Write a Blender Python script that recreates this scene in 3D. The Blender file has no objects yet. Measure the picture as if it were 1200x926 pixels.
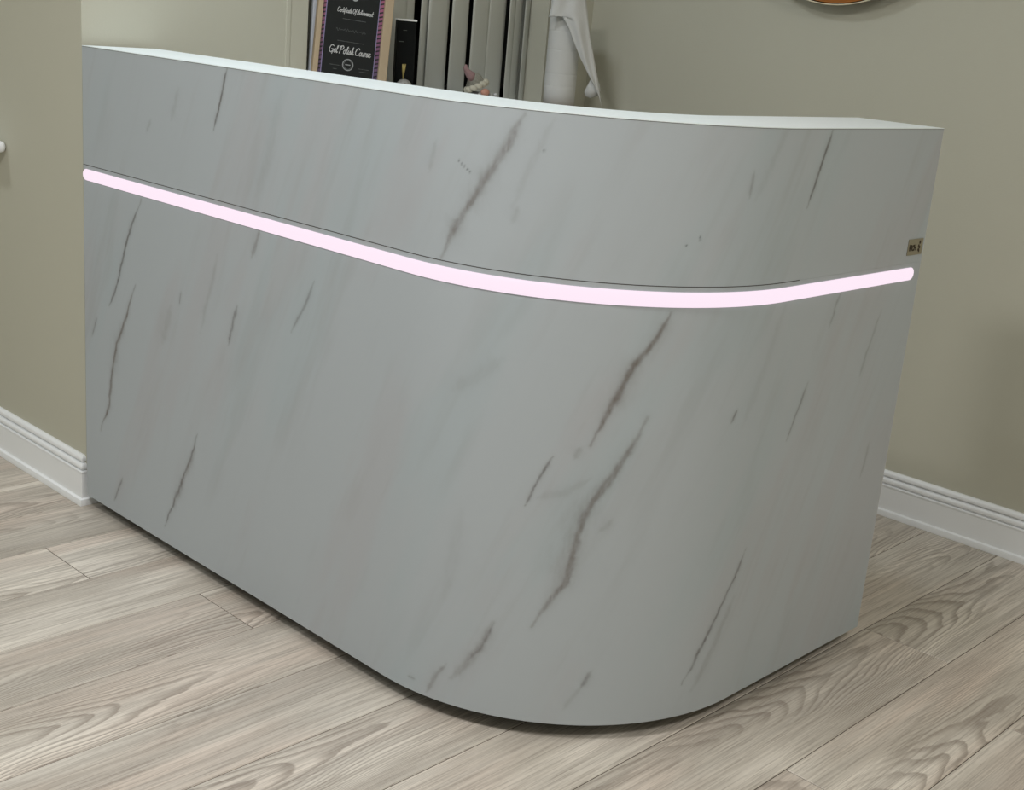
import bpy, math, random
import numpy as np
from mathutils import Vector, Matrix

random.seed(4)
scene = bpy.context.scene
COL = scene.collection
PI = math.pi

# ------------------------------------------------------------------ helpers
def lin(r, g, b):
    f = lambda v: (v/255/12.92) if v/255 <= .04045 else ((v/255+.055)/1.055)**2.4
    return (f(r), f(g), f(b), 1.0)

def mat(name, col, rough=.6, metal=0., emit=None, estr=0., spec=.5, bump=0., bscale=200., vary=0., vscale=8.):
    m = bpy.data.materials.new(name); m.use_nodes = True
    nt = m.node_tree; p = nt.nodes['Principled BSDF']
    p.inputs['Base Color'].default_value = col
    p.inputs['Roughness'].default_value = rough
    p.inputs['Metallic'].default_value = metal
    p.inputs['Specular IOR Level'].default_value = spec
    if emit:
        p.inputs['Emission Color'].default_value = emit
        p.inputs['Emission Strength'].default_value = estr
    tc = nt.nodes.new('ShaderNodeTexCoord')
    if vary:
        n = nt.nodes.new('ShaderNodeTexNoise'); n.inputs['Scale'].default_value = vscale
        n.inputs['Detail'].default_value = 4
        nt.links.new(tc.outputs['Object'], n.inputs['Vector'])
        mr = nt.nodes.new('ShaderNodeMapRange'); mr.inputs['To Min'].default_value = 1-vary; mr.inputs['To Max'].default_value = 1+vary
        nt.links.new(n.outputs['Fac'], mr.inputs['Value'])
        mx = nt.nodes.new('ShaderNodeVectorMath'); mx.operation = 'SCALE'
        mx.inputs[0].default_value = col[:3]
        nt.links.new(mr.outputs['Result'], mx.inputs['Scale'])
        nt.links.new(mx.outputs['Vector'], p.inputs['Base Color'])
    if bump:
        n2 = nt.nodes.new('ShaderNodeTexNoise'); n2.inputs['Scale'].default_value = bscale
        n2.inputs['Detail'].default_value = 3
        nt.links.new(tc.outputs['Object'], n2.inputs['Vector'])
        b = nt.nodes.new('ShaderNodeBump'); b.inputs['Strength'].default_value = bump; b.inputs['Distance'].default_value = .002
        nt.links.new(n2.outputs['Fac'], b.inputs['Height'])
        nt.links.new(b.outputs['Normal'], p.inputs['Normal'])
    return m

class MB:
    """collects shapes into one mesh"""
    def __init__(s): s.v = []; s.f = []; s.sm = []
    def add(s, vs, fs, smooth=False):
        o = len(s.v); s.v += [tuple(map(float, v)) for v in vs]
        s.f += [tuple(i+o for i in f) for f in fs]; s.sm += [smooth]*len(fs); return s
    def box(s, a, b, M=None):
        x0, y0, z0 = a; x1, y1, z1 = b
        vs = [Vector(v) for v in ((x0,y0,z0),(x1,y0,z0),(x1,y1,z0),(x0,y1,z0),(x0,y0,z1),(x1,y0,z1),(x1,y1,z1),(x0,y1,z1))]
        if M is not None: vs = [M @ v for v in vs]
        return s.add(vs, [(0,3,2,1),(4,5,6,7),(0,1,5,4),(1,2,6,5),(2,3,7,6),(3,0,4,7)])
    def tube(s, path, rad, n=8, M=None, cap=True):
        path = [Vector(q) for q in path]
        if not hasattr(rad, '__len__'): rad = [rad]*len(path)
        vs = []; fs = []
        up = Vector((0.13, .21, .97)).normalized()
        for i, q in enumerate(path):
            t = (path[min(i+1, len(path)-1)]-path[max(i-1, 0)]).normalized()
            a = t.cross(up)
            if a.length < .2: a = t.cross(Vector((1, 0, 0)))
            a.normalize(); b = t.cross(a)
            for k in range(n):
                w = 2*PI*k/n
                v = q+(a*math.cos(w)+b*math.sin(w))*rad[i]
                vs.append(M @ v if M is not None else v)
        for i in range(len(path)-1):
            for k in range(n):
                fs.append((i*n+k, i*n+(k+1) % n, (i+1)*n+(k+1) % n, (i+1)*n+k))
        if cap: fs += [tuple(range(n-1, -1, -1)), tuple((len(path)-1)*n+k for k in range(n))]
        return s.add(vs, fs, True)
    def lathe(s, prof, n=48, M=None):
        vs = []; fs = []
        for r, z in prof:
            for k in range(n):
                w = 2*PI*k/n; v = Vector((r*math.cos(w), r*math.sin(w), z)); vs.append(M @ v if M is not None else v)
        for i in range(len(prof)-1):
            for k in range(n):
                fs.append((i*n+k, i*n+(k+1) % n, (i+1)*n+(k+1) % n, (i+1)*n+k))
        fs += [tuple(range(n-1, -1, -1)), tuple((len(prof)-1)*n+k for k in range(n))]
        return s.add(vs, fs, True)
    def ball(s, c, r, sc=(1, 1, 1), n=20, M=None):
        prof = [(max(1e-4, math.sin(PI*i/n)), -math.cos(PI*i/n)) for i in range(n+1)]
        T = Matrix.Translation(c) @ Matrix.Diagonal((r*sc[0], r*sc[1], r*sc[2], 1))
        return s.lathe(prof, n*2, (M @ T) if M is not None else T)
    def sweep(s, prof, path, closed_prof=True):
        """prof: (outward, z) points, path: list of (point, outward_dir)"""
        vs = []; fs = []; m = len(prof)
        for q, d in path:
            for o, z in prof: vs.append((q[0]+d[0]*o, q[1]+d[1]*o, z))
        for i in range(len(path)-1):
            for k in range(m if closed_prof else m-1):
                fs.append((i*m+k, (i+1)*m+k, (i+1)*m+(k+1) % m, i*m+(k+1) % m))
        fs += [tuple(range(m)), tuple((len(path)-1)*m+k for k in range(m-1, -1, -1))]
        return s.add(vs, fs)
    def build(s, name, m, parent=None, bevel=0., auto=False):
        me = bpy.data.meshes.new(name); me.from_pydata(s.v, [], s.f); me.update()
        me.polygons.foreach_set('use_smooth', s.sm)
        me.materials.append(m)
        o = bpy.data.objects.new(name, me); COL.objects.link(o)
        if parent is not None: o.parent = parent
        if bevel:
            b = o.modifiers.new('bevel', 'BEVEL'); b.width = bevel; b.segments = 3; b.limit_method = 'ANGLE'; b.angle_limit = .6
            me.polygons.foreach_set('use_smooth', [True]*len(me.polygons))
            w = o.modifiers.new('wn', 'WEIGHTED_NORMAL')
        return o

def thing(name, label, cat, loc=(0, 0, 0), M=None, group=None):
    o = bpy.data.objects.new(name, None); COL.objects.link(o)
    if M is not None: o.matrix_world = M
    else: o.location = loc
    o.empty_display_size = .05
    o['label'] = label; o['category'] = cat
    if group: o['group'] = group
    return o
def tag(o, label, cat): o['label'] = label; o['category'] = cat; return o
def struct(o): o['kind'] = 'structure'; return o

# ------------------------------------------------------------------ materials
WALL = mat('wall_paint', lin(192, 190, 174), .62, bump=.12, bscale=260, vary=.012, vscale=2, spec=.35)
WHITE = mat('white_gloss_trim', lin(246, 248, 250), .35)
CEIL = mat('ceiling_paint', lin(236, 236, 232), .9)
TOP = mat('white_laminate_top', lin(243, 253, 255), .34, vary=.01)
DARK = mat('black_plinth', lin(30, 27, 25), .7)
CARC = mat('white_carcass_board', lin(214, 214, 212), .5)
SEAM = mat('panel_seam', lin(70, 68, 66), .7)
LED = mat('pink_white_led_lens', lin(60, 56, 58), .5, emit=lin(254, 235, 249), estr=.97, spec=.2)

# ------------------------------------------------------------------ the room
XL, XR, YF, YB, H = -2.2, 4.3, -3.4, 1.74, 2.5
WX, WY = -.020, .010          # side wall plane, left wall plane (outside corner)
struct(MB().box((XL, WY, 0), (WX-.2, WY+.14, H)).build('wall_left', WALL))
wy0, wy1, sz, wt = .632, 1.535, .985, 2.15
sw = MB()
sw.box((WX-.2, WY, 0), (WX, wy0, H)).box((WX-.2, wy1, 0), (WX, YB, H)).box((WX-.2, wy0, 0), (WX, wy1, sz)).box((WX-.2, wy0, wt), (WX, wy1, H))
struct(sw.build('wall_side', WALL))
struct(MB().box((WX-.2, YB, 0), (XR+.1, YB+.12, H)).build('wall_back', WALL))
struct(MB().box((XR, YF, 0), (XR+.12, YB, H)).build('wall_right', WALL))
struct(MB().box((XL, YF-.12, 0), (XR+.12, YF, H)).build('wall_front', WALL))
struct(MB().box((XL-.12, YF-.12, 0), (XL, WY+.14, H)).build('wall_far_left', WALL))
struct(MB().box((XL-.12, YF-.12, H), (XR+.12, YB+.12, H+.08)).build('ceiling', CEIL))
# raised plaster bead beside the window opening
struct(MB().box((WX-.004, .563, sz-.02), (WX+.003, .577, wt+.02)).build('trim_1', WALL, bevel=.0015))
# window in the side wall: frame, night-dark pane
WF = mat('window_frame_white', lin(215, 215, 212), .4)
NIGHT = mat('night_dark_glass', lin(6, 7, 9), .15)
wf = MB()
xx0, xx1 = -.215, -.18
for a, b in (((xx0, wy0, sz), (xx1, wy0+.05, wt)), ((xx0, wy1-.05, sz), (xx1, wy1, wt)), ((xx0, wy0, sz), (xx1, wy1, sz+.04)), ((xx0, wy0, wt-.05), (xx1, wy1, wt))): wf.box(a, b)
w1 = struct(wf.build('window_1', mat('dark_window_frame', lin(40, 40, 40), .5)))
MB().box((xx0+.012, wy0+.05, sz+.04), (xx0+.02, wy1-.05, wt-.05)).build('pane', NIGHT, w1)
# deep sill carrying the ornaments
struct(MB().box((WX-.14, wy0+.001, sz-.02), (WX, wy1-.001, sz+.0005)).box((WX-.0, wy0-.06, sz-.025), (.16, YB-.001, sz)).build('trim_2', WHITE, bevel=.003))

# skirting boards: profile of (outward, z)
prof = [(0, 0), (.024, 0), (.0245, .008), (.0225, .016), (.016, .0185), (.016, .081), (.0175, .083), (.0175, .087), (.0100, .0885),
        (.0135, .091), (.0165, .094), (.0172, .098), (.0165, .102), (.0135, .1055), (.0060, .107), (.0060, .1095), (.0125, .112), (.013, .118), (.011, .1225), (.006, .126), (0, .126)]
def skirting(name, pts):
    path = []
    for i, q in enumerate(pts):
        ds = []
        if i > 0: a = Vector(pts[i])-Vector(pts[i-1]); ds.append(a.normalized())
        if i < len(pts)-1: a = Vector(pts[i+1])-Vector(pts[i]); ds.append(a.normalized())
        ns = [Vector((d.y, -d.x)) for d in ds]
        if len(ns) == 2:
            m = (ns[0]+ns[1]); m = m/m.dot(ns[0])
        else: m = ns[0]
        path.append((q, (m.x, m.y)))
    return struct(MB().sweep(prof, path).build(name, WHITE, bevel=.0006))
skirting('baseboard_left', [(XL, WY+.0015), (-.034, WY+.0015), (-.034, WY+.35)])
skirting('baseboard_back', [(WX, YB), (XR, YB)])

# ---- floor: laid planks 199 mm wide running along Y, each with its own grain offset
def floor_material():
    m = bpy.data.materials.new('greige_oak_planks'); m.use_nodes = True
    nt = m.node_tree; N = nt.nodes; Lk = nt.links; p = N['Principled BSDF']
    at = N.new('ShaderNodeAttribute'); at.attribute_name = 'plank'
    tc = N.new('ShaderNodeTexCoord')
    sep = N.new('ShaderNodeSeparateXYZ'); Lk.new(tc.outputs['Object'], sep.inputs[0])
    sa = N.new('ShaderNodeSeparateColor'); Lk.new(at.outputs['Color'], sa.inputs[0])
    def math_(op, a, b=None, c=None, clamp=False):
        n = N.new('ShaderNodeMath'); n.operation = op; n.use_clamp = clamp
        for i, v in enumerate((a, b, c)):
            if v is None: continue
            if isinstance(v, (int, float)): n.inputs[i].default_value = v
            else: Lk.new(v, n.inputs[i])
        return n.outputs[0]
    def vec(sx, sy, off=7.):
        n = N.new('ShaderNodeCombineXYZ')
        Lk.new(math_('MULTIPLY', sep.outputs['X'], sx), n.inputs[0])
        Lk.new(math_('MULTIPLY', sep.outputs['Y'], sy), n.inputs[1])
        Lk.new(math_('MULTIPLY_ADD', sa.outputs[0], 37., off), n.inputs[2])
        return n.outputs[0]
    def noise(v, detail=2, rough=.5, dist=0.):
        n = N.new('ShaderNodeTexNoise'); n.inputs['Scale'].default_value = 1; n.inputs['Detail'].default_value = detail
        n.inputs['Roughness'].default_value = rough; n.inputs['Distortion'].default_value = dist
        Lk.new(v, n.inputs['Vector']); return n.outputs['Fac']
    def ramp(x, a, b, lo=0., hi=1., smooth=True):
        n = N.new('ShaderNodeMapRange'); n.interpolation_type = 'SMOOTHSTEP' if smooth else 'LINEAR'
        n.inputs['From Min'].default_value = a; n.inputs['From Max'].default_value = b
        n.inputs['To Min'].default_value = lo; n.inputs['To Max'].default_value = hi
        Lk.new(x, n.inputs['Value']); return n.outputs['Result']
    def mix(f, a, b):
        n = N.new('ShaderNodeMix'); n.data_type = 'RGBA'
        if isinstance(f, (int, float)): n.inputs[0].default_value = f
        else: Lk.new(f, n.inputs[0])
        for i, v in ((6, a), (7, b)):
            if isinstance(v, tuple): n.inputs[i].default_value = v
            else: Lk.new(v, n.inputs[i])
        return n.outputs[2]
    # growth rings: nested arches (cathedral figure) along each plank, wandering with low noise
    lx = sa.outputs[2]                                # across the plank, 0..1
    cen = math_('MULTIPLY_ADD', sa.outputs[1], .9, .05)
    dx = math_('MULTIPLY', math_('SUBTRACT', lx, cen), .199)
    warp = noise(vec(5., 1.3, 3.), 2, .45)
    dxw = math_('ADD', dx, math_('MULTIPLY', math_('SUBTRACT', warp, .5), .11))
    para = math_('MULTIPLY', math_('MULTIPLY', dxw, dxw), 900.)
    low = noise(vec(7, 1.6, 1.), 2, .5)
    wob = noise(vec(70, 16, 4.), 2)
    yy = math_('MULTIPLY', sep.outputs['Y'], 9.)
    ring = math_('ADD', math_('ADD', para, yy), math_('ADD', math_('MULTIPLY', low, 7.), math_('MULTIPLY', wob, .5)))
    fr = math_('FRACT', ring)
    ringl = math_('MULTIPLY', ramp(fr, .35, .90), ramp(fr, .90, 1., 1., 0.))
    rmask = ramp(noise(vec(5., 1.1, 13.), 2), .38, .60)
    pores = ramp(noise(vec(330, 7, 9.), 3, .7), .46, .66)
    streak = ramp(noise(vec(150, 2.4, 17.), 3, .65), .42, .64)
    cloud = ramp(noise(vec(8, 1.6, 21.), 3, .55), .35, .65)
    pink = ramp(noise(vec(6, 1.4, 41.), 2, .5), .45, .68)
    brush = ramp(noise(vec(30, 1.2, 25.), 3, .6), .40, .62)
    saw = ramp(noise(vec(90, 200, 31.), 2, .6), .50, .75)
    c = mix(cloud, lin(198, 190, 178), lin(230, 222, 210))
    c = mix(math_('MULTIPLY', pink, .45), c, lin(222, 201, 186))
    c = mix(math_('MULTIPLY', brush, .38), c, lin(178, 172, 163))
    c = mix(math_('MULTIPLY', math_('MULTIPLY', ringl, rmask), .60), c, lin(128, 115, 104))
    c = mix(math_('MULTIPLY', streak, .30), c, lin(136, 124, 112))
    c = mix(math_('MULTIPLY', pores, .42), c, lin(126, 114, 103))
    c = mix(math_('MULTIPLY', saw, .12), c, lin(236, 230, 220))
    tone = ramp(sa.outputs[1], 0., 1., .92, 1.06, False)
    vm = N.new('ShaderNodeVectorMath'); vm.operation = 'SCALE'; Lk.new(c, vm.inputs[0]); Lk.new(tone, vm.inputs['Scale'])
    Lk.new(vm.outputs['Vector'], p.inputs['Base Color'])
    p.inputs['Roughness'].default_value = .5
    Lk.new(math_('MULTIPLY_ADD', pores, .15, .46), p.inputs['Roughness'])
    p.inputs['Specular IOR Level'].default_value = .4
    b = N.new('ShaderNodeBump'); b.inputs['Strength'].default_value = .25; b.inputs['Distance'].default_value = .0008
    Lk.new(math_('SUBTRACT', 1., math_('ADD', math_('MULTIPLY', pores, .6), math_('MULTIPLY', ringl, .4))), b.inputs['Height'])
    Lk.new(b.outputs['Normal'], p.inputs['Normal'])
    return m
FLOORM = floor_material()
def build_floor():
    PW, X0, LEN = .1990, .170, 1.22
    joints = {0: -.192, 2: -.045, 7: 1.030, 8: .390, 4: -.92, 5: -.55, 6: .62, 1: .5, 3: -.70, 9: -.35, -1: .35, -2: -.28}
    vs = []; fs = []; cols = []
    rnd = random.Random(11)
    g = .0008
    i0 = int(math.floor((XL-X0)/PW)); i1 = int(math.ceil((XR-X0)/PW))
    for i in range(i0, i1):
        xa = X0+i*PW; xb = xa+PW
        xa = max(xa, XL); xb = min(xb, XR)
        if xb-xa < .01: continue
        j = joints.get(i, rnd.uniform(0, LEN))
        k0 = math.floor((YF-j)/LEN)
        k = k0
        while j+k*LEN < YB:
            ya = max(j+k*LEN, YF); yb = min(j+(k+1)*LEN, YB)
            k += 1
            if yb-ya < .01: continue
            a, b = rnd.random(), rnd.random()
            o = len(vs); e = .0014
            # bevelled edge quads down to the groove
            ring_t = [(xa+g+e, ya+g+e, 0), (xb-g-e, ya+g+e, 0), (xb-g-e, yb-g-e, 0), (xa+g+e, yb-g-e, 0)]
            ring_b = [(xa+g, ya+g, -.0014), (xb-g, ya+g, -.0014), (xb-g, yb-g, -.0014), (xa+g, yb-g, -.0014)]
            vs += ring_t+ring_b
            fs.append((o, o+1, o+2, o+3))
            for q in range(4): fs.append((o+4+q, o+4+(q+1) % 4, o+(q+1) % 4, o+q))
            ca_, cb_ = (xa-X0-i*PW)/PW, (xb-X0-i*PW)/PW
            cols += [(a, b, q_, 1) for q_ in (ca_, cb_, cb_, ca_)]*2
    o = len(vs)
    vs += [(XL, YF, -.0016), (XR, YF, -.0016), (XR, YB, -.0016), (XL, YB, -.0016), (XL, YF, -.05), (XR, YF, -.05), (XR, YB, -.05), (XL, YB, -.05)]
    nb = len(fs)
    fs += [(o, o+1, o+2, o+3), (o+7, o+6, o+5, o+4), (o, o+4, o+5, o+1), (o+1, o+5, o+6, o+2), (o+2, o+6, o+7, o+3), (o+3, o+7, o+4, o)]
    cols += [(.5, .5, 0, 1)]*8
    me = bpy.data.meshes.new('floor'); me.from_pydata(vs, [], fs); me.update()
    ca = me.color_attributes.new('plank', 'FLOAT_COLOR', 'POINT'); ca.data.foreach_set('color', np.array(cols, dtype=np.float32).ravel())
    me.materials.append(FLOORM); me.materials.append(mat('plank_groove', lin(74, 64, 56), .9))
    for q in range(nb, len(fs)): me.polygons[q].material_index = 1
    ob = bpy.data.objects.new('floor', me); COL.objects.link(ob); struct(ob)
build_floor()

# ------------------------------------------------------------------ the reception desk
DL, DR, DS, DW = 1.1195, .4590, .4968, .1866
ARC = DR*PI/2; TOT = DL+ARC+DS
Z0, ZS, ZT = .033, .838, 1.1
def surf(s, off=0.):
    """point on the desk front at arc length s, moved inwards by off"""
    if s <= DL: return (s, off)
    if s < DL+ARC:
        t = (s-DL)/DR; r = DR-off
        return (DL+r*math.sin(t), DR-r*math.cos(t))
    return (DL+DR-off, DR+s-DL-ARC)

def vnoise(u, v, seed):
    u = np.asarray(u); v = np.asarray(v)
    iu = np.floor(u).astype(np.int64); iv = np.floor(v).astype(np.int64)
    fu = u-iu; fv = v-iv; fu = fu*fu*(3-2*fu); fv = fv*fv*(3-2*fv)
    def h(a, b):
        n = (a*374761393+b*668265263+seed*1442695041) & 0x7fffffff
        n = ((n ^ (n >> 13))*1274126177) & 0x7fffffff
        n = n ^ (n >> 16)
        return (n & 0xffff)/65535.
    return (h(iu, iv)*(1-fu)+h(iu+1, iv)*fu)*(1-fv)+(h(iu, iv+1)*(1-fu)+h(iu+1, iv+1)*fu)*fv
def fbm(u, v, seed, oct_=4):
    t = 0; a = .5; n = 0
    for k in range(oct_):
        t = t+a*vnoise(u*2**k, v*2**k, seed+k*17); n += a; a *= .55
    return t/n

# veins of the marble print: (half width m, strength, [(s, z), ...]) with s measured along the desk front
V=[
    (0.0022,0.9,[(0.566, 1.099),(0.555, 1.064),(0.542, 1.022),(0.523, 0.974)]),
    (0.0055,0.62,[(1.328, 1.092),(1.313, 1.066),(1.298, 1.033),(1.276, 0.997),(1.253, 0.956),(1.235, 0.925),(1.216, 0.894),(1.206, 0.869),(1.196, 0.843)]),
    (0.009,0.35,[(1.274, 1.004),(1.256, 0.96),(1.235, 0.93)]),
    (0.008,0.4,[(1.221, 0.909),(1.21, 0.888)]),
    (0.0028,0.85,[(1.921, 1.097),(1.909, 1.06),(1.892, 1.014),(1.875, 0.966)]),
    (0.006,0.12,[(1.787, 1.099),(1.757, 1.044),(1.731, 0.981)]),
    (0.004,0.18,[(1.168, 1.032),(1.156, 0.981)]),
    (0.003,0.25,[(0.287, 0.969),(0.273, 0.943)]),
    (0.005,0.22,[(1.328, 0.945),(1.32, 0.918)]),
    (0.006,0.15,[(1.375, 1.088),(1.353, 1.033),(1.318, 0.947)]),
    (0.006,0.18,[(0.397, 1.041),(0.366, 0.978)]),
    (0.012,0.12,[(0.744, 1.066),(0.71, 0.952),(0.672, 0.866)]),
    (0.002,0.35,[(1.72, 1.03),(1.717, 0.985)]),
    (0.003,0.8,[(0.249, 0.795),(0.196, 0.706),(0.166, 0.635),(0.135, 0.561),(0.112, 0.532)]),
    (0.0035,0.85,[(0.225, 0.602),(0.188, 0.524),(0.146, 0.451),(0.122, 0.362),(0.109, 0.292),(0.069, 0.219)]),
    (0.008,0.3,[(0.184, 0.514),(0.146, 0.451),(0.122, 0.347)]),
    (0.0025,0.5,[(0.057, 0.492),(0.032, 0.441)]),
    (0.0035,0.5,[(0.689, 0.806),(0.663, 0.745)]),
    (0.0032,0.65,[(0.618, 0.637),(0.588, 0.551)]),
    (0.0025,0.5,[(0.863, 0.736),(0.835, 0.68),(0.798, 0.625)]),
    (0.003,0.75,[(0.483, 0.328),(0.448, 0.251),(0.409, 0.175),(0.375, 0.113),(0.354, 0.071)]),
    (0.006,0.3,[(0.471, 0.284),(0.395, 0.14)]),
    (0.0025,0.6,[(0.17, 0.128),(0.131, 0.062)]),
    (0.002,0.5,[(0.411, 0.627),(0.405, 0.594)]),
    (0.01,0.2,[(0.372, 0.583),(0.338, 0.5)]),
    (0.004,0.2,[(0.545, 0.726),(0.488, 0.553)]),
    (0.0042,0.85,[(1.595, 0.795),(1.585, 0.769),(1.566, 0.733),(1.54, 0.701),(1.525, 0.658),(1.506, 0.615),(1.483, 0.56)]),
    (0.008,0.35,[(1.551, 0.716),(1.54, 0.701),(1.526, 0.66),(1.51, 0.629)]),
    (0.004,0.3,[(1.468, 0.557),(1.46, 0.537)]),
    (0.0055,0.7,[(1.577, 0.615),(1.556, 0.563),(1.53, 0.515),(1.505, 0.471),(1.483, 0.425),(1.477, 0.382),(1.465, 0.307),(1.447, 0.284),(1.415, 0.22)]),
    (0.016,0.22,[(1.504, 0.482),(1.475, 0.426),(1.463, 0.362),(1.449, 0.296)]),
    (0.004,0.2,[(1.533, 0.43),(1.515, 0.408)]),
    (0.006,0.18,[(1.405, 0.458),(1.448, 0.474),(1.492, 0.503)]),
    (0.002,0.75,[(1.424, 0.537),(1.398, 0.479),(1.384, 0.441)]),
    (0.002,0.7,[(1.756, 0.62),(1.746, 0.596)]),
    (0.003,0.7,[(1.839, 0.341),(1.813, 0.293),(1.789, 0.247),(1.759, 0.187),(1.714, 0.098)]),
    (0.007,0.25,[(1.82, 0.249),(1.778, 0.156),(1.737, 0.079)]),
    (0.007,0.4,[(1.347, 0.214),(1.327, 0.165),(1.304, 0.125),(1.275, 0.086)]),
    (0.002,0.5,[(1.348, 0.213),(1.327, 0.16),(1.308, 0.133)]),
    (0.004,0.45,[(1.262, 0.111),(1.243, 0.079),(1.225, 0.041)]),
    (0.003,0.5,[(1.527, 0.14),(1.511, 0.11)]),
    (0.004,0.2,[(1.511, 0.11),(1.485, 0.063)]),
    (0.002,0.5,[(1.183, 0.057),(1.201, 0.057)]),
    (0.003,0.45,[(2.038, 0.803),(2.023, 0.773),(2.015, 0.738)]),
    (0.003,0.35,[(2.206, 0.749),(2.175, 0.672),(2.163, 0.626)]),
    (0.0025,0.55,[(1.968, 0.64),(1.943, 0.583),(1.923, 0.537)]),
    (0.003,0.3,[(2.247, 0.47),(2.235, 0.398)]),
    (0.01,0.13,[(1.325, 0.693),(1.282, 0.656),(1.235, 0.624)]),
    (0.008,0.12,[(1.85, 0.793),(1.819, 0.705),(1.775, 0.586)]),
    (0.012,0.1,[(1.27, 0.407),(1.249, 0.239)]),
]

DOTS = [(1.216, 1.006), (1.222, 1.001), (1.227, .998), (1.234, .994), (1.239, .99), (1.363, 1.038), (1.632, .916), (1.608, .906), (1.631, .921)]
def marble_colors(S, Z):
    base = np.array(lin(176, 183, 188)[:3]); cool = np.array(lin(171, 182, 187)[:3]); warm = np.array(lin(175, 176, 180)[:3])
    vein = np.array(lin(90, 84, 82)[:3]); brown = np.array(lin(126, 117, 110)[:3])
    a = S-.42*Z; b = Z+.42*S*.2
    c1 = fbm(a*7, b*1.6, 3); c2 = fbm(a*9+5, b*2.0, 29); c3 = fbm(a*55, b*7, 51); c4 = fbm(a*22, b*3.2, 77)
    sm = lambda x, lo, hi: np.clip((x-lo)/(hi-lo), 0, 1)**2*(3-2*np.clip((x-lo)/(hi-lo), 0, 1))
    C = base[None, :]+0*S[:, None]
    m = (.6*sm(c1, .5, .72))[:, None]; C = C*(1-m)+cool*m
    m = (.5*sm(c2, .5, .74))[:, None]; C = C*(1-m)+warm*m
    m = (.09*sm(c4, .56, .80)*sm(c1, .3, .6))[:, None]; C = C*(1-m)+brown*m
    m = (.06*sm(c3, .52, .8)*sm(c2, .35, .6))[:, None]; C = C*(1-m)+brown*m
    wx = (fbm(S*38, Z*38, 7)-.5)*.016+(fbm(S*140, Z*140, 8)-.5)*.005
    wz = (fbm(S*38+9, Z*38, 9)-.5)*.012
    amp = fbm(S*60, Z*30, 12); fine = fbm(S*260, Z*90, 13)
    for wid, st, P in V:
        P = np.array(P); lo = P.min(0)-.06; hi = P.max(0)+.06
        I = np.where((S > lo[0]) & (S < hi[0]) & (Z > lo[1]) & (Z < hi[1]))[0]
        if not len(I): continue
        s = S[I]+wx[I]*(.25 if wid < .003 else .6); z = Z[I]+wz[I]*.6
        best = np.full(len(I), 9.); prm = np.zeros(len(I)); side = np.zeros(len(I))
        n = len(P)-1
        for k in range(n):
            A, B = P[k], P[k+1]; d = B-A; L2 = d@d
            tt = ((s-A[0])*d[0]+(z-A[1])*d[1])/L2
            t = np.clip(tt, 0, 1)
            dx = s-(A[0]+t*d[0]); dz = z-(A[1]+t*d[1]); D = np.hypot(dx, dz)
            q = D < best; best[q] = D[q]; prm[q] = ((k+t)/n)[q]; side[q] = dx[q]
        taper = np.clip(np.minimum(prm, 1-prm)*6, .25, 1)
        taper = .35+.65*taper
        w = wid*taper*(.55+.9*amp[I])
        core = np.exp(-(best/w)**2)
        halo = np.exp(-(best/(w*3.2))**2)*.20
        k = st*(.45+.8*fine[I])*np.clip(core+halo, 0, 1)*np.clip(taper*1.15, 0, 1)
        k = np.clip(k, 0, .95)[:, None]
        tgt = vein if wid < .0035 else vein*.55+brown*.45
        C[I] = C[I]*(1-k)+tgt*k
    for s0, z0 in DOTS:
        d = np.hypot(S-s0, Z-z0); k = (np.exp(-(d/.0017)**2)*.8)[:, None]; C = C*(1-k)+np.array([.03, .03, .03])*k
    return C

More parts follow.
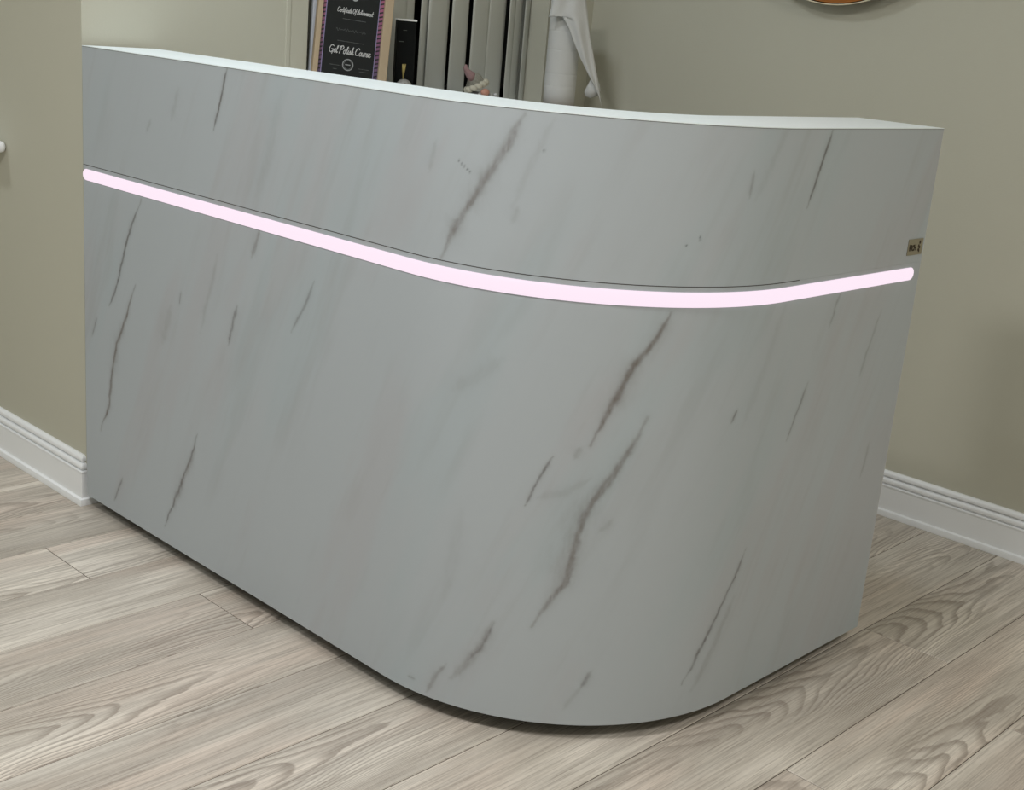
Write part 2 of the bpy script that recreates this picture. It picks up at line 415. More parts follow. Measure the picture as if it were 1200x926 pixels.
def marble_material():
    m = bpy.data.materials.new('printed_marble_laminate'); m.use_nodes = True
    nt = m.node_tree; p = nt.nodes['Principled BSDF']
    at = nt.nodes.new('ShaderNodeAttribute'); at.attribute_name = 'marble'
    nt.links.new(at.outputs['Color'], p.inputs['Base Color'])
    p.inputs['Roughness'].default_value = .42
    p.inputs['Specular IOR Level'].default_value = .45
    tc = nt.nodes.new('ShaderNodeTexCoord'); n = nt.nodes.new('ShaderNodeTexNoise'); n.inputs['Scale'].default_value = 420
    nt.links.new(tc.outputs['Object'], n.inputs['Vector'])
    b = nt.nodes.new('ShaderNodeBump'); b.inputs['Strength'].default_value = .05; b.inputs['Distance'].default_value = .001
    nt.links.new(n.outputs['Fac'], b.inputs['Height']); nt.links.new(b.outputs['Normal'], p.inputs['Normal'])
    return m
MARB = marble_material()
TH = .018
def front_panel(name, z0, z1, parent, step=.0028):
    ns = int(TOT/step); nz = int((z1-z0)/step)
    s = np.linspace(0, TOT, ns+1); z = np.linspace(z0, z1, nz+1)
    xy = np.array([surf(q) for q in s])
    S, Z = np.meshgrid(s, z); X = np.broadcast_to(xy[:, 0], S.shape); Y = np.broadcast_to(xy[:, 1], S.shape)
    co = np.stack([X, Y, Z], -1).reshape(-1, 3)
    idx = np.arange((ns+1)*(nz+1)).reshape(nz+1, ns+1)
    q = np.stack([idx[:-1, :-1], idx[:-1, 1:], idx[1:, 1:], idx[1:, :-1]], -1).reshape(-1, 4)
    nf = len(co)
    inn = np.array([surf(t, TH) for t in s])
    lo = np.column_stack([inn, np.full(ns+1, z0)]); hi = np.column_stack([inn, np.full(ns+1, z1)])
    co = np.vstack([co, lo, hi])
    a = nf+np.arange(ns+1); b = a+ns+1; f0 = idx[0]; f1 = idx[-1]
    extra = [np.stack([a[:-1], a[1:], f0[1:], f0[:-1]], -1), np.stack([f1[:-1], f1[1:], b[1:], b[:-1]], -1), np.stack([a[1:], a[:-1], b[:-1], b[1:]], -1)]
    q = np.vstack([q]+extra).astype(np.int32)
    # side strips as n-gons
    me = bpy.data.meshes.new(name)
    l = [idx[k, 0] for k in range(nz, -1, -1)]+[a[0], b[0]]
    r = [idx[k, -1] for k in range(nz+1)]+[b[-1], a[-1]]
    loops = np.concatenate([q.ravel(), np.array(l), np.array(r)]).astype(np.int32)
    tot = np.concatenate([np.full(len(q), 4), [len(l), len(r)]]).astype(np.int32)
    st = np.concatenate([[0], np.cumsum(tot)[:-1]]).astype(np.int32)
    me.vertices.add(len(co)); me.vertices.foreach_set('co', co.astype(np.float32).ravel())
    me.loops.add(len(loops)); me.loops.foreach_set('vertex_index', loops)
    me.polygons.add(len(tot)); me.polygons.foreach_set('loop_start', st); me.polygons.foreach_set('loop_total', tot)
    me.update(calc_edges=True); me.validate()
    C = marble_colors(S.ravel(), Z.ravel())
    full = np.ones((len(co), 4), dtype=np.float32); full[:nf, :3] = C; full[nf:, :3] = np.array(lin(176, 183, 188)[:3])
    ca = me.color_attributes.new('marble', 'FLOAT_COLOR', 'POINT'); ca.data.foreach_set('color', full.ravel())
    smooth = np.zeros(len(tot), dtype=bool); smooth[:ns*nz] = True
    me.polygons.foreach_set('use_smooth', smooth)
    for e in (): pass
    # keep border hard
    me.materials.append(MARB)
    o = bpy.data.objects.new(name, me); COL.objects.link(o); o.parent = parent
    w = o.modifiers.new('es', 'EDGE_SPLIT'); w.split_angle = .6
    return o

desk = thing('reception_desk', 'white grey-veined marble-look reception desk with rounded corner and glowing pink-white light strip', 'desk', (0, 0, 0))
lowp = front_panel('lower_front_panel', Z0, ZS-.0001, desk)
upp = front_panel('upper_front_panel', ZS+.0001, ZT-.0016, desk)
# seam backing, dark edge tape below the top
def band(name, offo, offi, z0, z1, m, parent, s0=0., s1=TOT, n=160, bevel=0.):
    ss = np.linspace(s0, s1, n); b = MB(); vs = []; fs = []
    for s in ss:
        o = surf(s, offo); i = surf(s, offi)
        vs += [(o[0], o[1], z0), (o[0], o[1], z1), (i[0], i[1], z1), (i[0], i[1], z0)]
    for k in range(n-1):
        for j in range(4): fs.append((k*4+j, (k+1)*4+j, (k+1)*4+(j+1) % 4, k*4+(j+1) % 4))
    fs += [(0, 1, 2, 3), tuple((n-1)*4+j for j in (3, 2, 1, 0))]
    return b.add(vs, fs).build(name, m, parent, bevel=bevel)
band('panel_seam', -.0002, .010, ZS-.0007, ZS+.0007, SEAM, desk, s1=DL+ARC+.045)
et = band('edge_tape', -.0003, .012, ZT-.0026, ZT-.0014, mat('dark_edge_line', lin(120, 122, 122), .5), desk)
# countertop: ledge following the front
ct = band('countertop', -.0003, DW, ZT-.0014, ZT, TOP, desk, n=200)
ct['label'] = 'bright white ledge top'
# inner face, end panels, plinth, worktop behind
band('inner_panel', DW-TH, DW-.0005, Z0, ZT-.0016, CARC, desk)
MB().box((DL+DR-DW, DR+DS-.0001, Z0), (DL+DR-.0003, DR+DS+.0012, ZT-.0016)).build('end_panel', CARC, desk)
MB().box((.0003, .0185, Z0), (.018, DW-TH, ZT-.002)).build('end_panel', CARC, desk)
band('plinth', .055, .075, 0.0, Z0+.004, DARK, desk, s1=TOT-.02)
wk = MB(); pts = [surf(s, DW) for s in np.linspace(0, TOT, 60)]+[(DL+DR-DW-.36, DR+DS), (DL+DR-DW-.36, .66), (0, .66)]
n = len(pts)
wk.add([(x, y, .735) for x, y in pts]+[(x, y, .76) for x, y in pts], [tuple(range(n-1, -1, -1)), tuple(range(n, 2*n))]+[(i, (i+1) % n, n+(i+1) % n, n+i) for i in range(n)])
wk.build('worktop', TOP, desk)
MB().box((.0, DW+.001, 0), (.018, .655, .735)).build('side_panel', CARC, desk)
MB().box((DL+DR-DW-.358, DR+DS-.018, 0), (DL+DR-DW-.001, DR+DS, .735)).build('side_panel', CARC, desk)
# light strip: half round lens with rounded ends, 3 mm proud
def led_strip():
    za, zb = .8033, .8290; zc = (za+zb)/2; hr = (zb-za)/2
    s0, s1 = .003, TOT-.029
    ss = np.concatenate([s0+hr*(1-np.cos(np.linspace(0, PI/2, 9))), np.linspace(s0+hr, s1-hr, 200)[1:-1], s1-hr*(1-np.sin(np.linspace(0, PI/2, 9)))])
    ss[-9:] = s1-hr+hr*np.sin(np.linspace(0, PI/2, 9))
    vs = []; fs = []; m = 11
    for s in ss:
        e = min(s-s0, s1-s); k = 1. if e >= hr else math.sqrt(max(0., 1-((hr-e)/hr)**2))
        k = .35+.65*k
        for j in range(m):
            w = -PI/2+PI*j/(m-1)
            x, y = surf(s, -.0006-.0048*math.cos(w)*k)
            vs.append((x, y, zc+hr*k*math.sin(w)))
    for i in range(len(ss)-1):
        for j in range(m-1): fs.append((i*m+j, (i+1)*m+j, (i+1)*m+j+1, i*m+j+1))
    fs += [tuple(range(m)), tuple((len(ss)-1)*m+j for j in range(m-1, -1, -1))]
    o = MB().add(vs, fs, True).build('light_strip', LED, desk); o['label'] = 'glowing pinkish white light strip'
led_strip()
# small maker's plate at the right end
PLATE = mat('brass_toned_plate', lin(150, 143, 122), .35, .35)
INK = mat('dark_brown_ink', lin(58, 44, 30), .6)
FX = DL+DR
pl = MB().box((FX+.0001, .888, .8540), (FX+.0016, .9480, .8860)).build('nameplate', PLATE, desk, bevel=.0006)
pl['label'] = 'small dull brass plate with dark lettering'

# stroke letters: unit em box, polylines
G = {
 'G': [[(.62,.82),(.45,.98),(.2,.85),(.05,.45),(.15,.08),(.4,.0),(.6,.2),(.62,.42),(.38,.42)],[(.62,.42),(.60,.1),(.55,-.18)]],
 'P': [[(.15,0),(.28,.95)],[(.05,.75),(.2,.95),(.5,1.),(.65,.82),(.52,.55),(.22,.48)]],
 'C': [[(.6,.8),(.45,.98),(.2,.85),(.05,.4),(.18,.05),(.4,.02),(.6,.18)]],
 'O': [[(.35,1.),(.1,.75),(.05,.3),(.25,0),(.5,.2),(.6,.65),(.45,.95),(.3,.98)]],
 'A': [[(0,0),(.2,.4),(.42,1.),(.45,.5),(.5,0)],[(.1,.38),(.55,.42)]],
 'e': [[(.02,.22),(.25,.3),(.3,.48),(.15,.52),(.03,.3),(.08,.05),(.25,0),(.4,.15)]],
 'l': [[(0,.15),(.18,.6),(.22,.95),(.12,.9),(.08,.3),(.14,0),(.28,.12)]],
 'o': [[(.2,.5),(.04,.35),(.06,.05),(.22,0),(.34,.2),(.28,.45),(.16,.5)],[(.28,.42),(.42,.4)]],
 'i': [[(.03,.2),(.12,.5),(.08,.1),(.14,0),(.26,.12)],[(.17,.72),(.18,.76)]],
 's': [[(0,.12),(.16,.5),(.2,.3),(.22,.1),(.12,0),(.02,.05)],[(.2,.04),(.32,.12)]],
 'h': [[(0,.15),(.2,.7),(.2,.98),(.1,.8),(.06,0)],[(.06,.2),(.2,.48),(.27,.38),(.25,.08),(.3,0),(.42,.12)]],
 'u': [[(.02,.48),(.02,.12),(.12,0),(.26,.15),(.3,.5)],[(.3,.5),(.28,.06),(.34,0),(.44,.12)]],
 'r': [[(.02,.45),(.08,.5),(.06,0)],[(.07,.3),(.2,.5),(.3,.42)]],
 't': [[(.2,.95),(.1,.3),(.14,0),(.28,.1)],[(0,.55),(.34,.6)]],
 'f': [[(.34,.9),(.26,1.),(.16,.7),(.1,0),(.02,-.3)],[(0,.45),(.3,.5)]],
 'c': [[(.28,.42),(.18,.5),(.04,.3),(.08,.04),(.2,0),(.34,.14)]],
 'a': [[(.28,.42),(.16,.5),(.03,.3),(.06,.03),(.18,.02),(.3,.4)],[(.3,.48),(.27,.08),(.32,0),(.42,.12)]],
 'v': [[(.02,.5),(.1,0),(.28,.5)]],
 'm': [[(.02,.5),(.03,0)],[(.03,.3),(.14,.5),(.18,.4),(.17,0)],[(.18,.3),(.3,.5),(.36,.4),(.34,.06),(.4,0),(.5,.12)]],
 'n': [[(.02,.5),(.03,0)],[(.03,.3),(.16,.5),(.23,.4),(.21,.06),(.27,0),(.37,.12)]],
 'R': [[(.05,0),(.05,1),(.45,1),(.5,.8),(.42,.55),(.05,.5)],[(.25,.5),(.5,0)]],
 'I': [[(.1,0),(.1,1)]],
 'H': [[(.05,0),(.05,1)],[(.5,0),(.5,1)],[(.05,.5),(.5,.5)]],
 'K': [[(.05,0),(.05,1)],[(.5,1),(.05,.45),(.5,0)]],
}
ADV = {'G': .72, 'P': .7, 'C': .66, 'O': .66, 'A': .62, 'e': .36, 'l': .26, 'o': .38, 'i': .24, 's': .3, 'h': .4, 'u': .42, 'r': .3, 't': .3, 'f': .32, 'c': .32, 'a': .4, 'v': .3, 'm': .48, 'n': .36, ' ': .16, 'R': .62, 'I': .3, 'H': .66, 'K': .6}
def strokes(text, width, height, th, mb, fn, slant=.18):
    tot = sum(ADV[c] for c in text); kx = width/tot; x = 0
    for c in text:
        for pl_ in G.get(c, []):
            P = [((x+px+py*slant)*kx-width/2, py*height) for px, py in pl_]
            for (a, b) in zip(P[:-1], P[1:]):
                d = Vector((b[0]-a[0], b[1]-a[1]))
                if d.length < 1e-9: continue
                d.normalize(); nrm = Vector((-d.y, d.x))*th/2; ex = d*th*.35
                q = [Vector(a)-ex+nrm, Vector(a)-ex-nrm, Vector(b)+ex-nrm, Vector(b)+ex+nrm]
                mb.add([fn(v.x, v.y, 0) for v in q]+[fn(v.x, v.y, .0003) for v in q], [(0,1,2,3),(7,6,5,4),(0,4,5,1),(1,5,6,2),(2,6,7,3),(3,7,4,0)])
        x += ADV[c]
lt = MB()
strokes('RICH', .027, .0105, .0024, lt, lambda u, v, w: (FX+.0017+w, .9065+u, .8635+v), 0)
# little emblem right of the word
for (cy, cz, r) in ((0.9345, .8785, .0030), (0.9310, .8715, .0026), (0.9350, .8685, .0026), (0.9313, .8640, .0024), (0.9340, .8615, .0024)):
    k = [(FX+.0017, cy+r*math.cos(2*PI*i/10), cz+r*1.25*math.sin(2*PI*i/10)) for i in range(10)]
    lt.add(k+[(FX+.002, b, c) for a, b, c in k], [tuple(range(10)), tuple(range(19, 9, -1))]+[(i, (i+1) % 10, 10+(i+1) % 10, 10+i) for i in range(10)])
lt.build('lettering', INK, pl)

# ------------------------------------------------------------------ vertical blind in the window
VANE = mat('grey_beige_blind_fabric', lin(208, 209, 199), .85, bump=.15, bscale=500)
blind = thing('vertical_blind', 'grey beige vertical blind with long hanging strips behind the sill ornaments', 'window blind', (-.11, .64, sz+.03))
bo = Vector(blind.location)
def rel(mb): mb.v = [tuple(Vector(v)-bo) for v in mb.v]; return mb
xv = -.09
# (y start, y end, x offset, twist) each strip ~ 9 cm hung at a slight turn, some sliding behind the next
vanes = [(.646, .735, 0), (.728, .818, -.010), (.812, .902, 0), (.893, .962, -.008), (.955, 1.030, 0), (1.022, 1.066, -.010),
         (1.084, 1.132, -.008), (1.106, 1.191, 0), (1.1975, 1.270, 0), (1.281, 1.356, 0), (1.350, 1.432, -.007), (1.4365, 1.469, -.002), (1.463, 1.508, -.010), (1.502, 1.530, 0)]
for y0, y1, dx in vanes:
    t = .0010
    a = (xv+dx+.003, y0); b = (xv+dx-.004, y1)
    m_ = MB(); npt = 7; vs = []; fs = []
    for i in range(npt):
        u = i/(npt-1); bow = .0035*math.sin(PI*u)
        x = a[0]+(b[0]-a[0])*u+bow; y = a[1]+(b[1]-a[1])*u
        vs += [(x, y, sz+.006), (x, y, wt-.06), (x-t, y, wt-.06), (x-t, y, sz+.006)]
    for i in range(npt-1):
        for j in range(4): fs.append((i*4+j, (i+1)*4+j, (i+1)*4+(j+1) % 4, i*4+(j+1) % 4))
    fs += [(0, 1, 2, 3), tuple((npt-1)*4+j for j in (3, 2, 1, 0))]
    m_.add(vs, fs, True); rel(m_).build('vane', VANE, blind)
rel(MB().box((xv-.03, wy0+.003, wt-.06), (xv+.02, wy1-.003, wt-.02))).build('headrail', WHITE, blind)

# ------------------------------------------------------------------ framed certificate leaning on the sill
def pose(origin, yaw, lean, roll):
    u = Vector((math.sin(yaw), math.cos(yaw), 0)); nn = u.cross(Vector((0, 0, 1)))
    v = Vector((0, 0, 1))*math.cos(lean)-nn*math.sin(lean)
    u2 = u*math.cos(roll)-v*math.sin(roll); v2 = u*math.sin(roll)+v*math.cos(roll); n2 = u2.cross(v2)
    M = Matrix.Identity(4)
    for i in range(3): M[i][0] = u2[i]; M[i][1] = v2[i]; M[i][2] = n2[i]
    for i in range(3): M[i][3] = origin[i]
    return M
FO = Vector((.03, .727, 1.085))
FM = pose(FO, math.radians(22.57), math.radians(4.48), math.radians(4.51))
FB = FM @ Matrix.Translation((0, -.0985, 0))
frame = thing('framed_certificate', 'black certificate with pink striped border in a pale wooden frame', 'picture frame', M=FB)
o_ = .0985
WOOD = mat('pale_oak_frame', lin(176, 156, 128), .55, vary=.08, vscale=30)
def ringbox(mb, x0, x1, y0, y1, w, z0, z1, wr=None):
    wr = wr or w
    mb.box((x0, y0, z0), (x0+w, y1, z1)); mb.box((x1-wr, y0, z0), (x1, y1, z1)); mb.box((x0+w, y0, z0), (x1-wr, y0+w, z1)); mb.box((x0+w, y1-w, z0), (x1-wr, y1, z1))
fb = MB(); ringbox(fb, -.0940, .1065, -.0985+o_, .245+o_, .0135, -.012, .010, .024)
fb.build('frame', WOOD, frame, bevel=.002)
sl = MB(); ringbox(sl, -.086, .096, -.0795+o_, .226+o_, .004, -.004, .0112)
def stripes():
    m = bpy.data.materials.new('pink_striped_border'); m.use_nodes = True; nt = m.node_tree; p = nt.nodes['Principled BSDF']
    tc = nt.nodes.new('ShaderNodeTexCoord'); sp = nt.nodes.new('ShaderNodeSeparateXYZ'); nt.links.new(tc.outputs['Object'], sp.inputs[0])
    a = nt.nodes.new('ShaderNodeMath'); a.operation = 'MULTIPLY_ADD'; nt.links.new(sp.outputs['X'], a.inputs[0]); a.inputs[1].default_value = -.35; nt.links.new(sp.outputs['Y'], a.inputs[2])
    b = nt.nodes.new('ShaderNodeMath'); b.operation = 'MULTIPLY'; nt.links.new(a.outputs[0], b.inputs[0]); b.inputs[1].default_value = 92
    f = nt.nodes.new('ShaderNodeMath'); f.operation = 'FRACT'; nt.links.new(b.outputs[0], f.inputs[0])
    g = nt.nodes.new('ShaderNodeMath'); g.operation = 'GREATER_THAN'; nt.links.new(f.outputs[0], g.inputs[0]); g.inputs[1].default_value = .62
    r = nt.nodes.new('ShaderNodeMapRange'); nt.links.new(sp.outputs['Y'], r.inputs['Value']); r.inputs['From Min'].default_value = .06; r.inputs['From Max'].default_value = .27
    cr = nt.nodes.new('ShaderNodeValToRGB'); nt.links.new(r.outputs['Result'], cr.inputs['Fac'])
    cr.color_ramp.elements[0].color = lin(82, 72, 104); cr.color_ramp.elements[1].color = lin(160, 88, 118)
    mx = nt.nodes.new('ShaderNodeMix'); mx.data_type = 'RGBA'; nt.links.new(g.outputs[0], mx.inputs[0]); nt.links.new(cr.outputs['Color'], mx.inputs[6]); mx.inputs[7].default_value = lin(30, 22, 32)
    nt.links.new(mx.outputs[2], p.inputs['Base Color']); p.inputs['Roughness'].default_value = .4
    return m
MB().box((-.0815, -.0780+o_, -.008), (.0835, .2255+o_, .0)).build('striped_border', stripes(), frame)
pg = MB().box((-.0695, -.060+o_, .0), (.0695, .208+o_, .0012)).build('certificate', mat('black_certificate_card', lin(26, 29, 29), .5, spec=.25), frame)
SILV = mat('silver_ink', lin(206, 206, 204), .5); SILD = mat('dim_silver_ink', lin(84, 86, 86), .5)
LIL = mat('lilac_keyline', lin(150, 140, 178), .5)
kl = MB(); ringbox(kl, -.0712, .0712, -.0618+o_, .2098+o_, .0017, .0, .0016); kl.build('keyline', LIL, frame)
fn0 = lambda cx, cy, tilt=0.: (lambda u, v, w: (cx+u, cy+o_+v+u*tilt, .0013+w))
t1 = MB(); strokes('Gel Polish Course', .113, .0195, .0018, t1, fn0(.0015, .0265)); t1.build('lettering', SILV, pg)
t2 = MB(); strokes('Certificate Of Achievement', .096, .0125, .0013, t2, fn0(.006, .130)); t2.build('lettering', SILV, pg)
rd = random.Random(2)
def fine_line(cx, cy, w, h):
    """one unreadably small printed line: a wavering ribbon"""
    n = max(8, int(w/.0011)); vs = []; fs = []
    for i in range(n+1):
        x = cx-w/2+w*i/n; a = h*rd.uniform(.35, 1.)/2
        vs += [(x, cy+o_-a, .0015), (x, cy+o_+a, .0015)]
    for i in range(n): fs.append((2*i, 2*i+2, 2*i+3, 2*i+1))
    return MB().add(vs, fs).build('fine_print', SILD, pg)
for q in ((.006, .114, .062, .0018), (.002, .058, .072, .0018), (-.034, -.004, .032, .0016), (-.034, -.014, .012, .0016), (.044, -.006, .030, .0016), (.044, -.013, .024, .0016)): fine_line(*q)
# a faint handwritten name line
P = [(-.040+.080*i/60, .086+.0045*math.sin(i*1.15)*(.5+.5*math.sin(i*.37))) for i in range(61)]
vs = []
for i, a in enumerate(P):
    t = Vector(P[min(i+1, 60)])-Vector(P[max(i-1, 0)]); nn_ = Vector((-t.y, t.x)).normalized()*.0004
    vs += [(a[0]+nn_.x, a[1]+o_+nn_.y, .0016), (a[0]-nn_.x, a[1]+o_-nn_.y, .0016)]
MB().add(vs, [(2*i, 2*i+2, 2*i+3, 2*i+1) for i in range(60)]).build('handwritten_name', SILD, pg)
def annul(mb, cx, cy, r0, r1, z, n=40):
    vs = []
    for i in range(n):
        w = 2*PI*i/n; vs += [(cx+r0*math.cos(w), cy+r0*math.sin(w), z), (cx+r1*math.cos(w), cy+r1*math.sin(w), z)]
    mb.add(vs, [(2*i, 2*i+1, (2*i+3) % (2*n), (2*i+2) % (2*n)) for i in range(n)]); return mb
SEALM = mat('seal_silver', lin(150, 152, 152), .45)
annul(MB(), 0, o_, .0128, .0150, .0018).build('seal_ring', SEALM, pg)
annul(MB(), 0, o_, .0108, .0113, .0018).build('seal_ring', SEALM, pg)
MB().box((-.007, -.001+o_, .0014), (.007, .0012+o_, .0018)).build('seal_text', SEALM, pg)
annul(MB(), .003, .170+o_, .004, .009, .0018).build('emblem', SEALM, pg)
# silver edged frame standing behind it
SM = pose((-.016, .700, sz), math.radians(12), math.radians(3), math.radians(3.0))
sf = thing('silver_photo_frame', 'silver grey frame edge showing behind the wooden certificate frame', 'picture frame', M=SM)
f2 = MB(); ringbox(f2, -.058, .085, .001, .30, .014, -.006, .006); f2.build('frame', mat('brushed_silver', lin(206, 208, 212), .5), sf, bevel=.0015)
MB().box((-.046, .013, -.005), (.073, .288, .001)).build('backing', mat('frame_backing', lin(150, 140, 122), .8), sf)

# ------------------------------------------------------------------ narrow black box
BM = Matrix.Translation((.012, .942, sz)) @ Matrix.Rotation(math.radians(-32), 4, 'Z')
bb = thing('black_box', 'narrow upright black box with its top edge coloured white as if lit beside the certificate', 'box', M=BM)
BLK = mat('black_card', lin(6, 9, 9), .5, spec=.15)
bz = 1.2115-sz
MB().box((-.020, -.0300, 0), (.015, .0225, bz-.005)).build('body', BLK, bb, bevel=.0012)
MB().box((-.021, -.0310, bz-.005), (.016, .0235, bz)).build('lid', mat('lit_lid_white', lin(236, 236, 232), .5), bb, bevel=.0008)  # lid coloured white for the light reflected off the box top
DP = mat('dim_print', lin(84, 90, 84), .5)
MB().box((.0151, -.024, bz-.060), (.0155, -.010, bz-.0580)).build('print_mark', DP, bb); MB().box((.0151, -.013, bz-.030), (.0155, -.003, bz-.0288)).build('print_mark', DP, bb)

# ------------------------------------------------------------------ glitter ball with gold spray
gb = thing('glitter_ornament', 'silver glitter ball ornament with a gold sprig on top', 'ornament', (.060, .8990, sz+.0))
gm = mat('silver_glitter', lin(150, 148, 142), .5, .2, bump=1., bscale=300, vary=.9, vscale=330)
MB().ball((0, 0, .049), .0225).build('ball', gm, gb)
MB().lathe([(.017, 0), (.017, .004), (.008, .012), (.008, .026)], 24).build('base', gm, gb)
GOLD = mat('gold', lin(158, 142, 84), .45, .4)
gd = MB(); gd.tube([(0, -.004, .064), (0, -.0045, .080), (.0, -.006, .092), (0, -.008, .1105)], [.0014, .0020, .0030, .0022], 8)
gd.tube([(0, -.0045, .078), (.001, -.0030, .094), (.001, .0005, .111)], [.0014, .0028, .0020], 8); gd.build('sprig', GOLD, gb)

# ------------------------------------------------------------------ gnome with knitted hat
gn = thing('gnome_figurine', 'small gnome ornament with pink knitted hat, braided cream band and round nose', 'figurine', (.040, 1.194, sz))
SKIN = mat('gnome_nose_pink', lin(192, 140, 120), .6); BEARD = mat('grey_white_beard', lin(200, 200, 198), .9, bump=1, bscale=300, vary=.15, vscale=160)
KNITP = mat('dusty_pink_knit', lin(158, 128, 128), .95, bump=1, bscale=330, vary=.25, vscale=220)
KNITG = mat('grey_knit', lin(138, 136, 124), .95, bump=1, bscale=330, vary=.45, vscale=240)
BRAID = mat('cream_braid', lin(190, 186, 168), .9, bump=.6, bscale=420, vary=.1, vscale=200)
# local frame: y is the viewer's right, x towards the room
MB().lathe([(.020, 0), (.030, .003), (.033, .014), (.030, .030), (.022, .042)], 28).build('body', mat('gnome_coat_grey', lin(120, 120, 122), .9), gn)
bd = MB(); bd.ball((.021, .004, .024), .024, (.55, .95, .95)); bd.tube([(.03, .004, .032), (.034, .003, .012), (.03, .002, .003)], [.013, .010, .002], 12); bd.build('beard', BEARD, gn)
ns_ = MB(); ns_.ball((.035, .000, .044), .0115, (1, 1.25, .9)); ns_.build('nose', SKIN, gn)
tilt = Matrix.Translation((.0, -.002, .058)) @ Matrix.Rotation(math.radians(20), 4, 'X') @ Matrix.Rotation(math.radians(-16), 4, 'Y')
br = MB(); nb = 12
for k in range(nb):
    w = 2*PI*k/nb; R_ = .0305
    T = tilt @ Matrix.Translation((R_*math.cos(w), R_*math.sin(w), 0)) @ Matrix.Rotation(w+PI/2, 4, 'Z') @ Matrix.Rotation(math.radians(32), 4, 'Y')
    br.ball((0, 0, 0), .0108, (1.15, .8, .78), 10, T)
br.build('hat_band', BRAID, gn)
hb = MB(); hb.tube([tilt @ Vector((0, 0, -.004)), tilt @ Vector((0, -.001, .008)), Vector((.002, -.014, .079)), Vector((.002, -.026, .087))], [.029, .0275, .021, .0135], 20); hb.build('hat', KNITG, gn)
hp = MB(); hp.tube([(.002, -.022, .082), (.002, -.034, .090), (.002, -.047, .100), (.002, -.052, .110), (.002, -.050, .1165)], [.0150, .0118, .0082, .0066, .0030], 16)
hp.tube([(.004, -.045, .098), (.005, -.056, .104), (.004, -.0575, .1125)], [.004, .0042, .0018], 10); hp.build('hat_tip', KNITP, gn)
pm = MB(); pm.ball((.012, .046, .034), .0065, (1, 1, .8), 10); pm.ball((.010, .067, .036), .0062, (1, 1, .8), 10); pm.tube([(.012, .030, .026), (.012, .046, .030), (.010, .067, .031)], .004, 8); pm.build('arm', BEARD, gn)

# ------------------------------------------------------------------ paper roll standing on the sill by the corner, loose sheet draped over it
RC = (.068, 1.518)
PAPER = mat('soft_white_paper', lin(206, 206, 202), .9, bump=.3, bscale=260)
hold = thing('paper_roll_holder', 'pale wooden base plate under the white paper roll by the corner', 'roll holder', (RC[0], RC[1], sz))
MB().lathe([(.052, 0), (.064, .001), (.066, .006), (.063, .012), (.050, .0135)], 40).build('base_plate', mat('pinkish_wood', lin(176, 156, 142), .6, vary=.1, vscale=40), hold)

roll = thing('paper_roll', 'upright white paper towel roll with a loose sheet draping down its right side', 'paper roll', (RC[0], RC[1], sz+.0137))
zb = sz+.0137
rp = [(.012, 0), (.0475, 0)]
for zr in (.0555, .091, .160, .215, .262): rp += [(.0480, zr-.006), (.0480, zr-.0012), (.0474, zr), (.0480, zr+.0012), (.0480, zr+.006)]
rp += [(.048, .300), (.012, .302)]
MB().lathe(rp, 56).build('roll', PAPER, roll)
MB().lathe([(.0125, .001), (.0125, .3035), (.0115, .3035), (.0115, .001)], 24).build('core', mat('cardboard_core', lin(150, 128, 100), .9), roll)
# the draped sheet: rows of (left edge, right edge)
rows = [((.081,1.435,1.327),(.140,1.508,1.335)),((.081,1.435,1.279),(.145,1.513,1.307)),((.077,1.431,1.250),(.151,1.518,1.272)),((.104,1.456,1.260),(.156,1.523,1.236)),
        ((.122,1.472,1.226),(.163,1.528,1.200)),((.138,1.486,1.184),(.171,1.536,1.164)),((.154,1.501,1.142),(.180,1.544,1.121)),((.175,1.519,1.098),(.189,1.551,1.083)),
        ((.190,1.538,1.063),(.1955,1.558,1.043)),((.2005,1.555,1.029),(.202,1.563,1.004))]
vs = []; fs = []; nc = 15
RF = []
for i in range(len(rows)-1):
    for k in range(4):
        t = k/4; RF.append(tuple(Vector(rows[i][j])*(1-t)+Vector(rows[i+1][j])*t for j in (0, 1)))
RF.append(tuple(Vector(q) for q in rows[-1]))
nrm = Vector((.667, -.745, 0))
for i, (a, b) in enumerate(RF):
    for j in range(nc):
        u = j/(nc-1); wdt = (b-a).length
        bulge = .012*math.sin(PI*u)*min(1, wdt/.08)+.0055*math.sin(u*9+i*.22)*u*(1-u)*4*min(1, wdt/.07)
        vs.append(a*(1-u)+b*u+nrm*bulge)
for i in range(len(RF)-1):
    for j in range(nc-1): fs.append((i*nc+j, i*nc+j+1, (i+1)*nc+j+1, (i+1)*nc+j))
rel_ = lambda vs_: [tuple(Vector(v)-Vector((RC[0], RC[1], zb))) for v in vs_]
sh = MB().add(rel_(vs), fs, True)
# curled lower corner
cu = [Vector(q) for q in ((.170,1.540,1.085),(.157,1.530,1.046),(.160,1.533,1.033),(.172,1.543,1.028),(.187,1.557,1.036),(.195,1.560,1.052),(.190,1.556,1.075))]
cc = sum(cu, Vector())/len(cu)+nrm*.006
sh.add(rel_([cc]+cu), [(0, i+1, (i+1) % 7+1) for i in range(7)], True)
# inner fold running back behind the flap
bk = []
for i in range(13):
    t = i/12; z = 1.335-(1.335-.989)*t
    rgt = Vector((.140+.062*t, 1.508+.055*t, z)); lft = Vector((.104-.004*t, 1.556+.012*t, z))
    for j in range(6):
        u = j/5; bk.append(lft*(1-u)+rgt*u-nrm*(.020*math.sin(PI*u)+.002))
fs2 = [(i*6+j, i*6+j+1, (i+1)*6+j+1, (i+1)*6+j) for i in range(12) for j in range(5)]

so = sh.build('loose_sheet', PAPER, roll); sd = so.modifiers.new('thick', 'SOLIDIFY'); sd.thickness = .0006

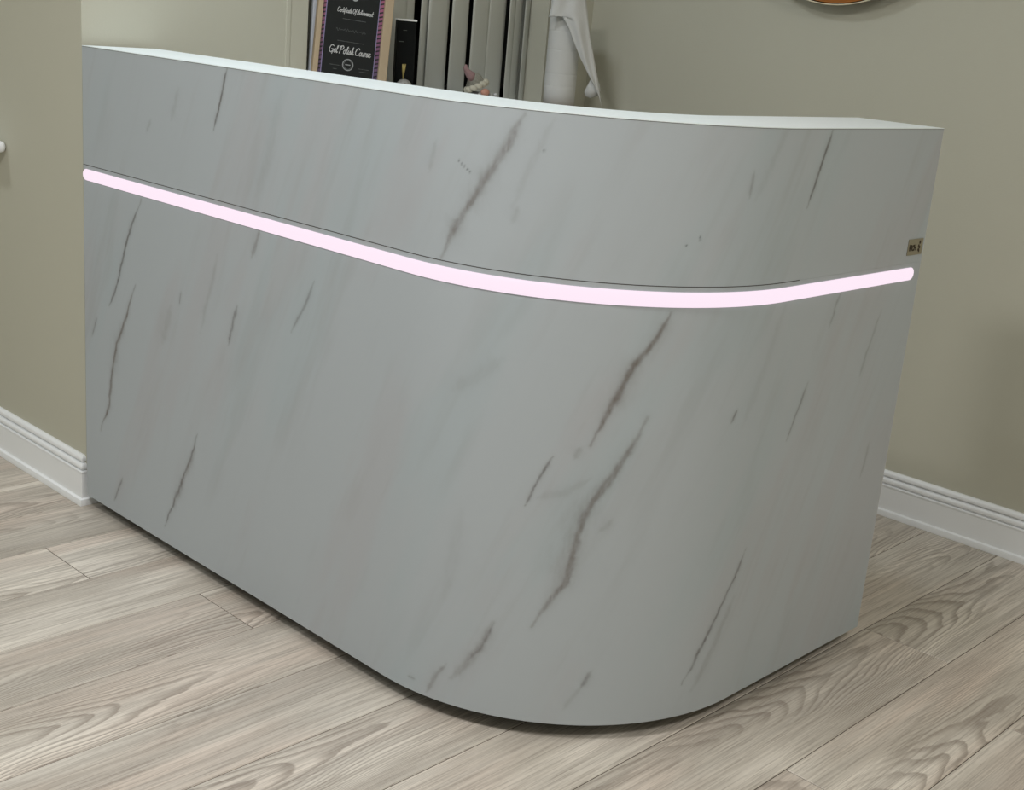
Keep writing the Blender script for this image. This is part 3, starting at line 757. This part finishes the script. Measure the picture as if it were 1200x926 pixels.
# ------------------------------------------------------------------ round copper wall piece on the back wall
MR = Matrix.Translation((.857, YB, 1.694)) @ Matrix.Rotation(PI/2, 4, 'X')
disc = thing('round_wall_mirror', 'round copper brown mirror with thin pale rim hung high on the back wall', 'mirror', M=MR)
R0 = .355
MB().lathe([(R0-.05, 0.0), (R0-.05, .044), (R0-.004, .052)], 96).build('back_plate', mat('dark_back', lin(60, 45, 32), .6), disc)
MB().lathe([(R0-.006, .050), (R0-.008, .0535), (.30, .0545), (.002, .0545)], 96).build('face', mat('copper_brown_glass', lin(176, 112, 58), .3, vary=.2, vscale=6), disc)
MB().tube([((R0-.003)*math.cos(2*PI*i/128), (R0-.003)*math.sin(2*PI*i/128), .054) for i in range(129)], .0019, 8, cap=False).build('rim', mat('pale_gold_rim', lin(226, 216, 190), .35, .2), disc)

# ------------------------------------------------------------------ white ledge on the left wall
lg = thing('wall_shelf', 'white wall ledge with rounded end at the left picture edge', 'shelf', (-.62, WY, .811))
lb = MB().box((-.55, -.11, .0), (.219, -.0005, .029)); lb.build('board', WHITE, lg, bevel=.012)
MB().box((-.50, -.085, -.075), (-.46, -.0005, .0)).build('bracket', WHITE, lg, bevel=.004)
MB().box((.02, -.085, -.075), (.06, -.0005, .0)).build('bracket', WHITE, lg, bevel=.004)

# ------------------------------------------------------------------ lights
def area(name, loc, size, power, col, rot=(0, 0, 0), shape='DISK', spread=PI, sy=None):
    l = bpy.data.lights.new(name, 'AREA'); l.shape = shape; l.size = size; l.energy = power; l.color = col; l.spread = spread
    if sy: l.shape = 'RECTANGLE'; l.size_y = sy
    o = bpy.data.objects.new(name, l); COL.objects.link(o); o.location = loc; o.rotation_euler = rot; return o
area('ceiling_lamp_customer', (1.35, -1.25, H-.02), .5, 30, (1, .99, .98))
area('ceiling_lamp_desk', (.42, .05, H-.02), .34, 9.3, (.90, .985, 1.09))
area('ceiling_lamp_right', (3.4, -.1, H-.02), .5, 27, (1, .98, .95))
area('ceiling_lamp_left', (-.7, -2.0, H-.02), .5, 14, (.92, .98, 1))
# cool fill light added behind the camera, no window is built there
area('cool_fill_light', (.9, YF+.05, 1.45), 2.0, 6.5, (.78, .90, 1), (-PI/2, 0, PI), sy=1.5)
world = bpy.data.worlds.new('night'); scene.world = world; world.use_nodes = True
world.node_tree.nodes['Background'].inputs[0].default_value = (.02, .022, .03, 1)
world.node_tree.nodes['Background'].inputs[1].default_value = .3

# ------------------------------------------------------------------ camera
yaw, pitch, roll_ = -.747031797, .284017080, .0860461177
F = Vector((math.sin(yaw)*math.cos(pitch), math.cos(yaw)*math.cos(pitch), -math.sin(pitch)))
R0_ = Vector((math.cos(yaw), -math.sin(yaw), 0)); U0 = R0_.cross(F)
Rv = R0_*math.cos(roll_)+U0*math.sin(roll_); Uv = -R0_*math.sin(roll_)+U0*math.cos(roll_)
cam = bpy.data.cameras.new('camera'); co = bpy.data.objects.new('camera', cam); COL.objects.link(co)
M = Matrix.Identity(4)
for i in range(3): M[i][0] = Rv[i]; M[i][1] = Uv[i]; M[i][2] = -F[i]
M.translation = (2.722378934, -1.442666171, 1.228534892)
co.matrix_world = M
cam.sensor_width = 36; cam.lens = 1493.878/1200*36; cam.clip_start = .02
scene.camera = co
scene.view_settings.view_transform = 'Standard'; scene.view_settings.look = 'None'
scene.view_settings.gamma = 1; scene.view_settings.use_curve_mapping = False
scene.view_settings.exposure = 0.0
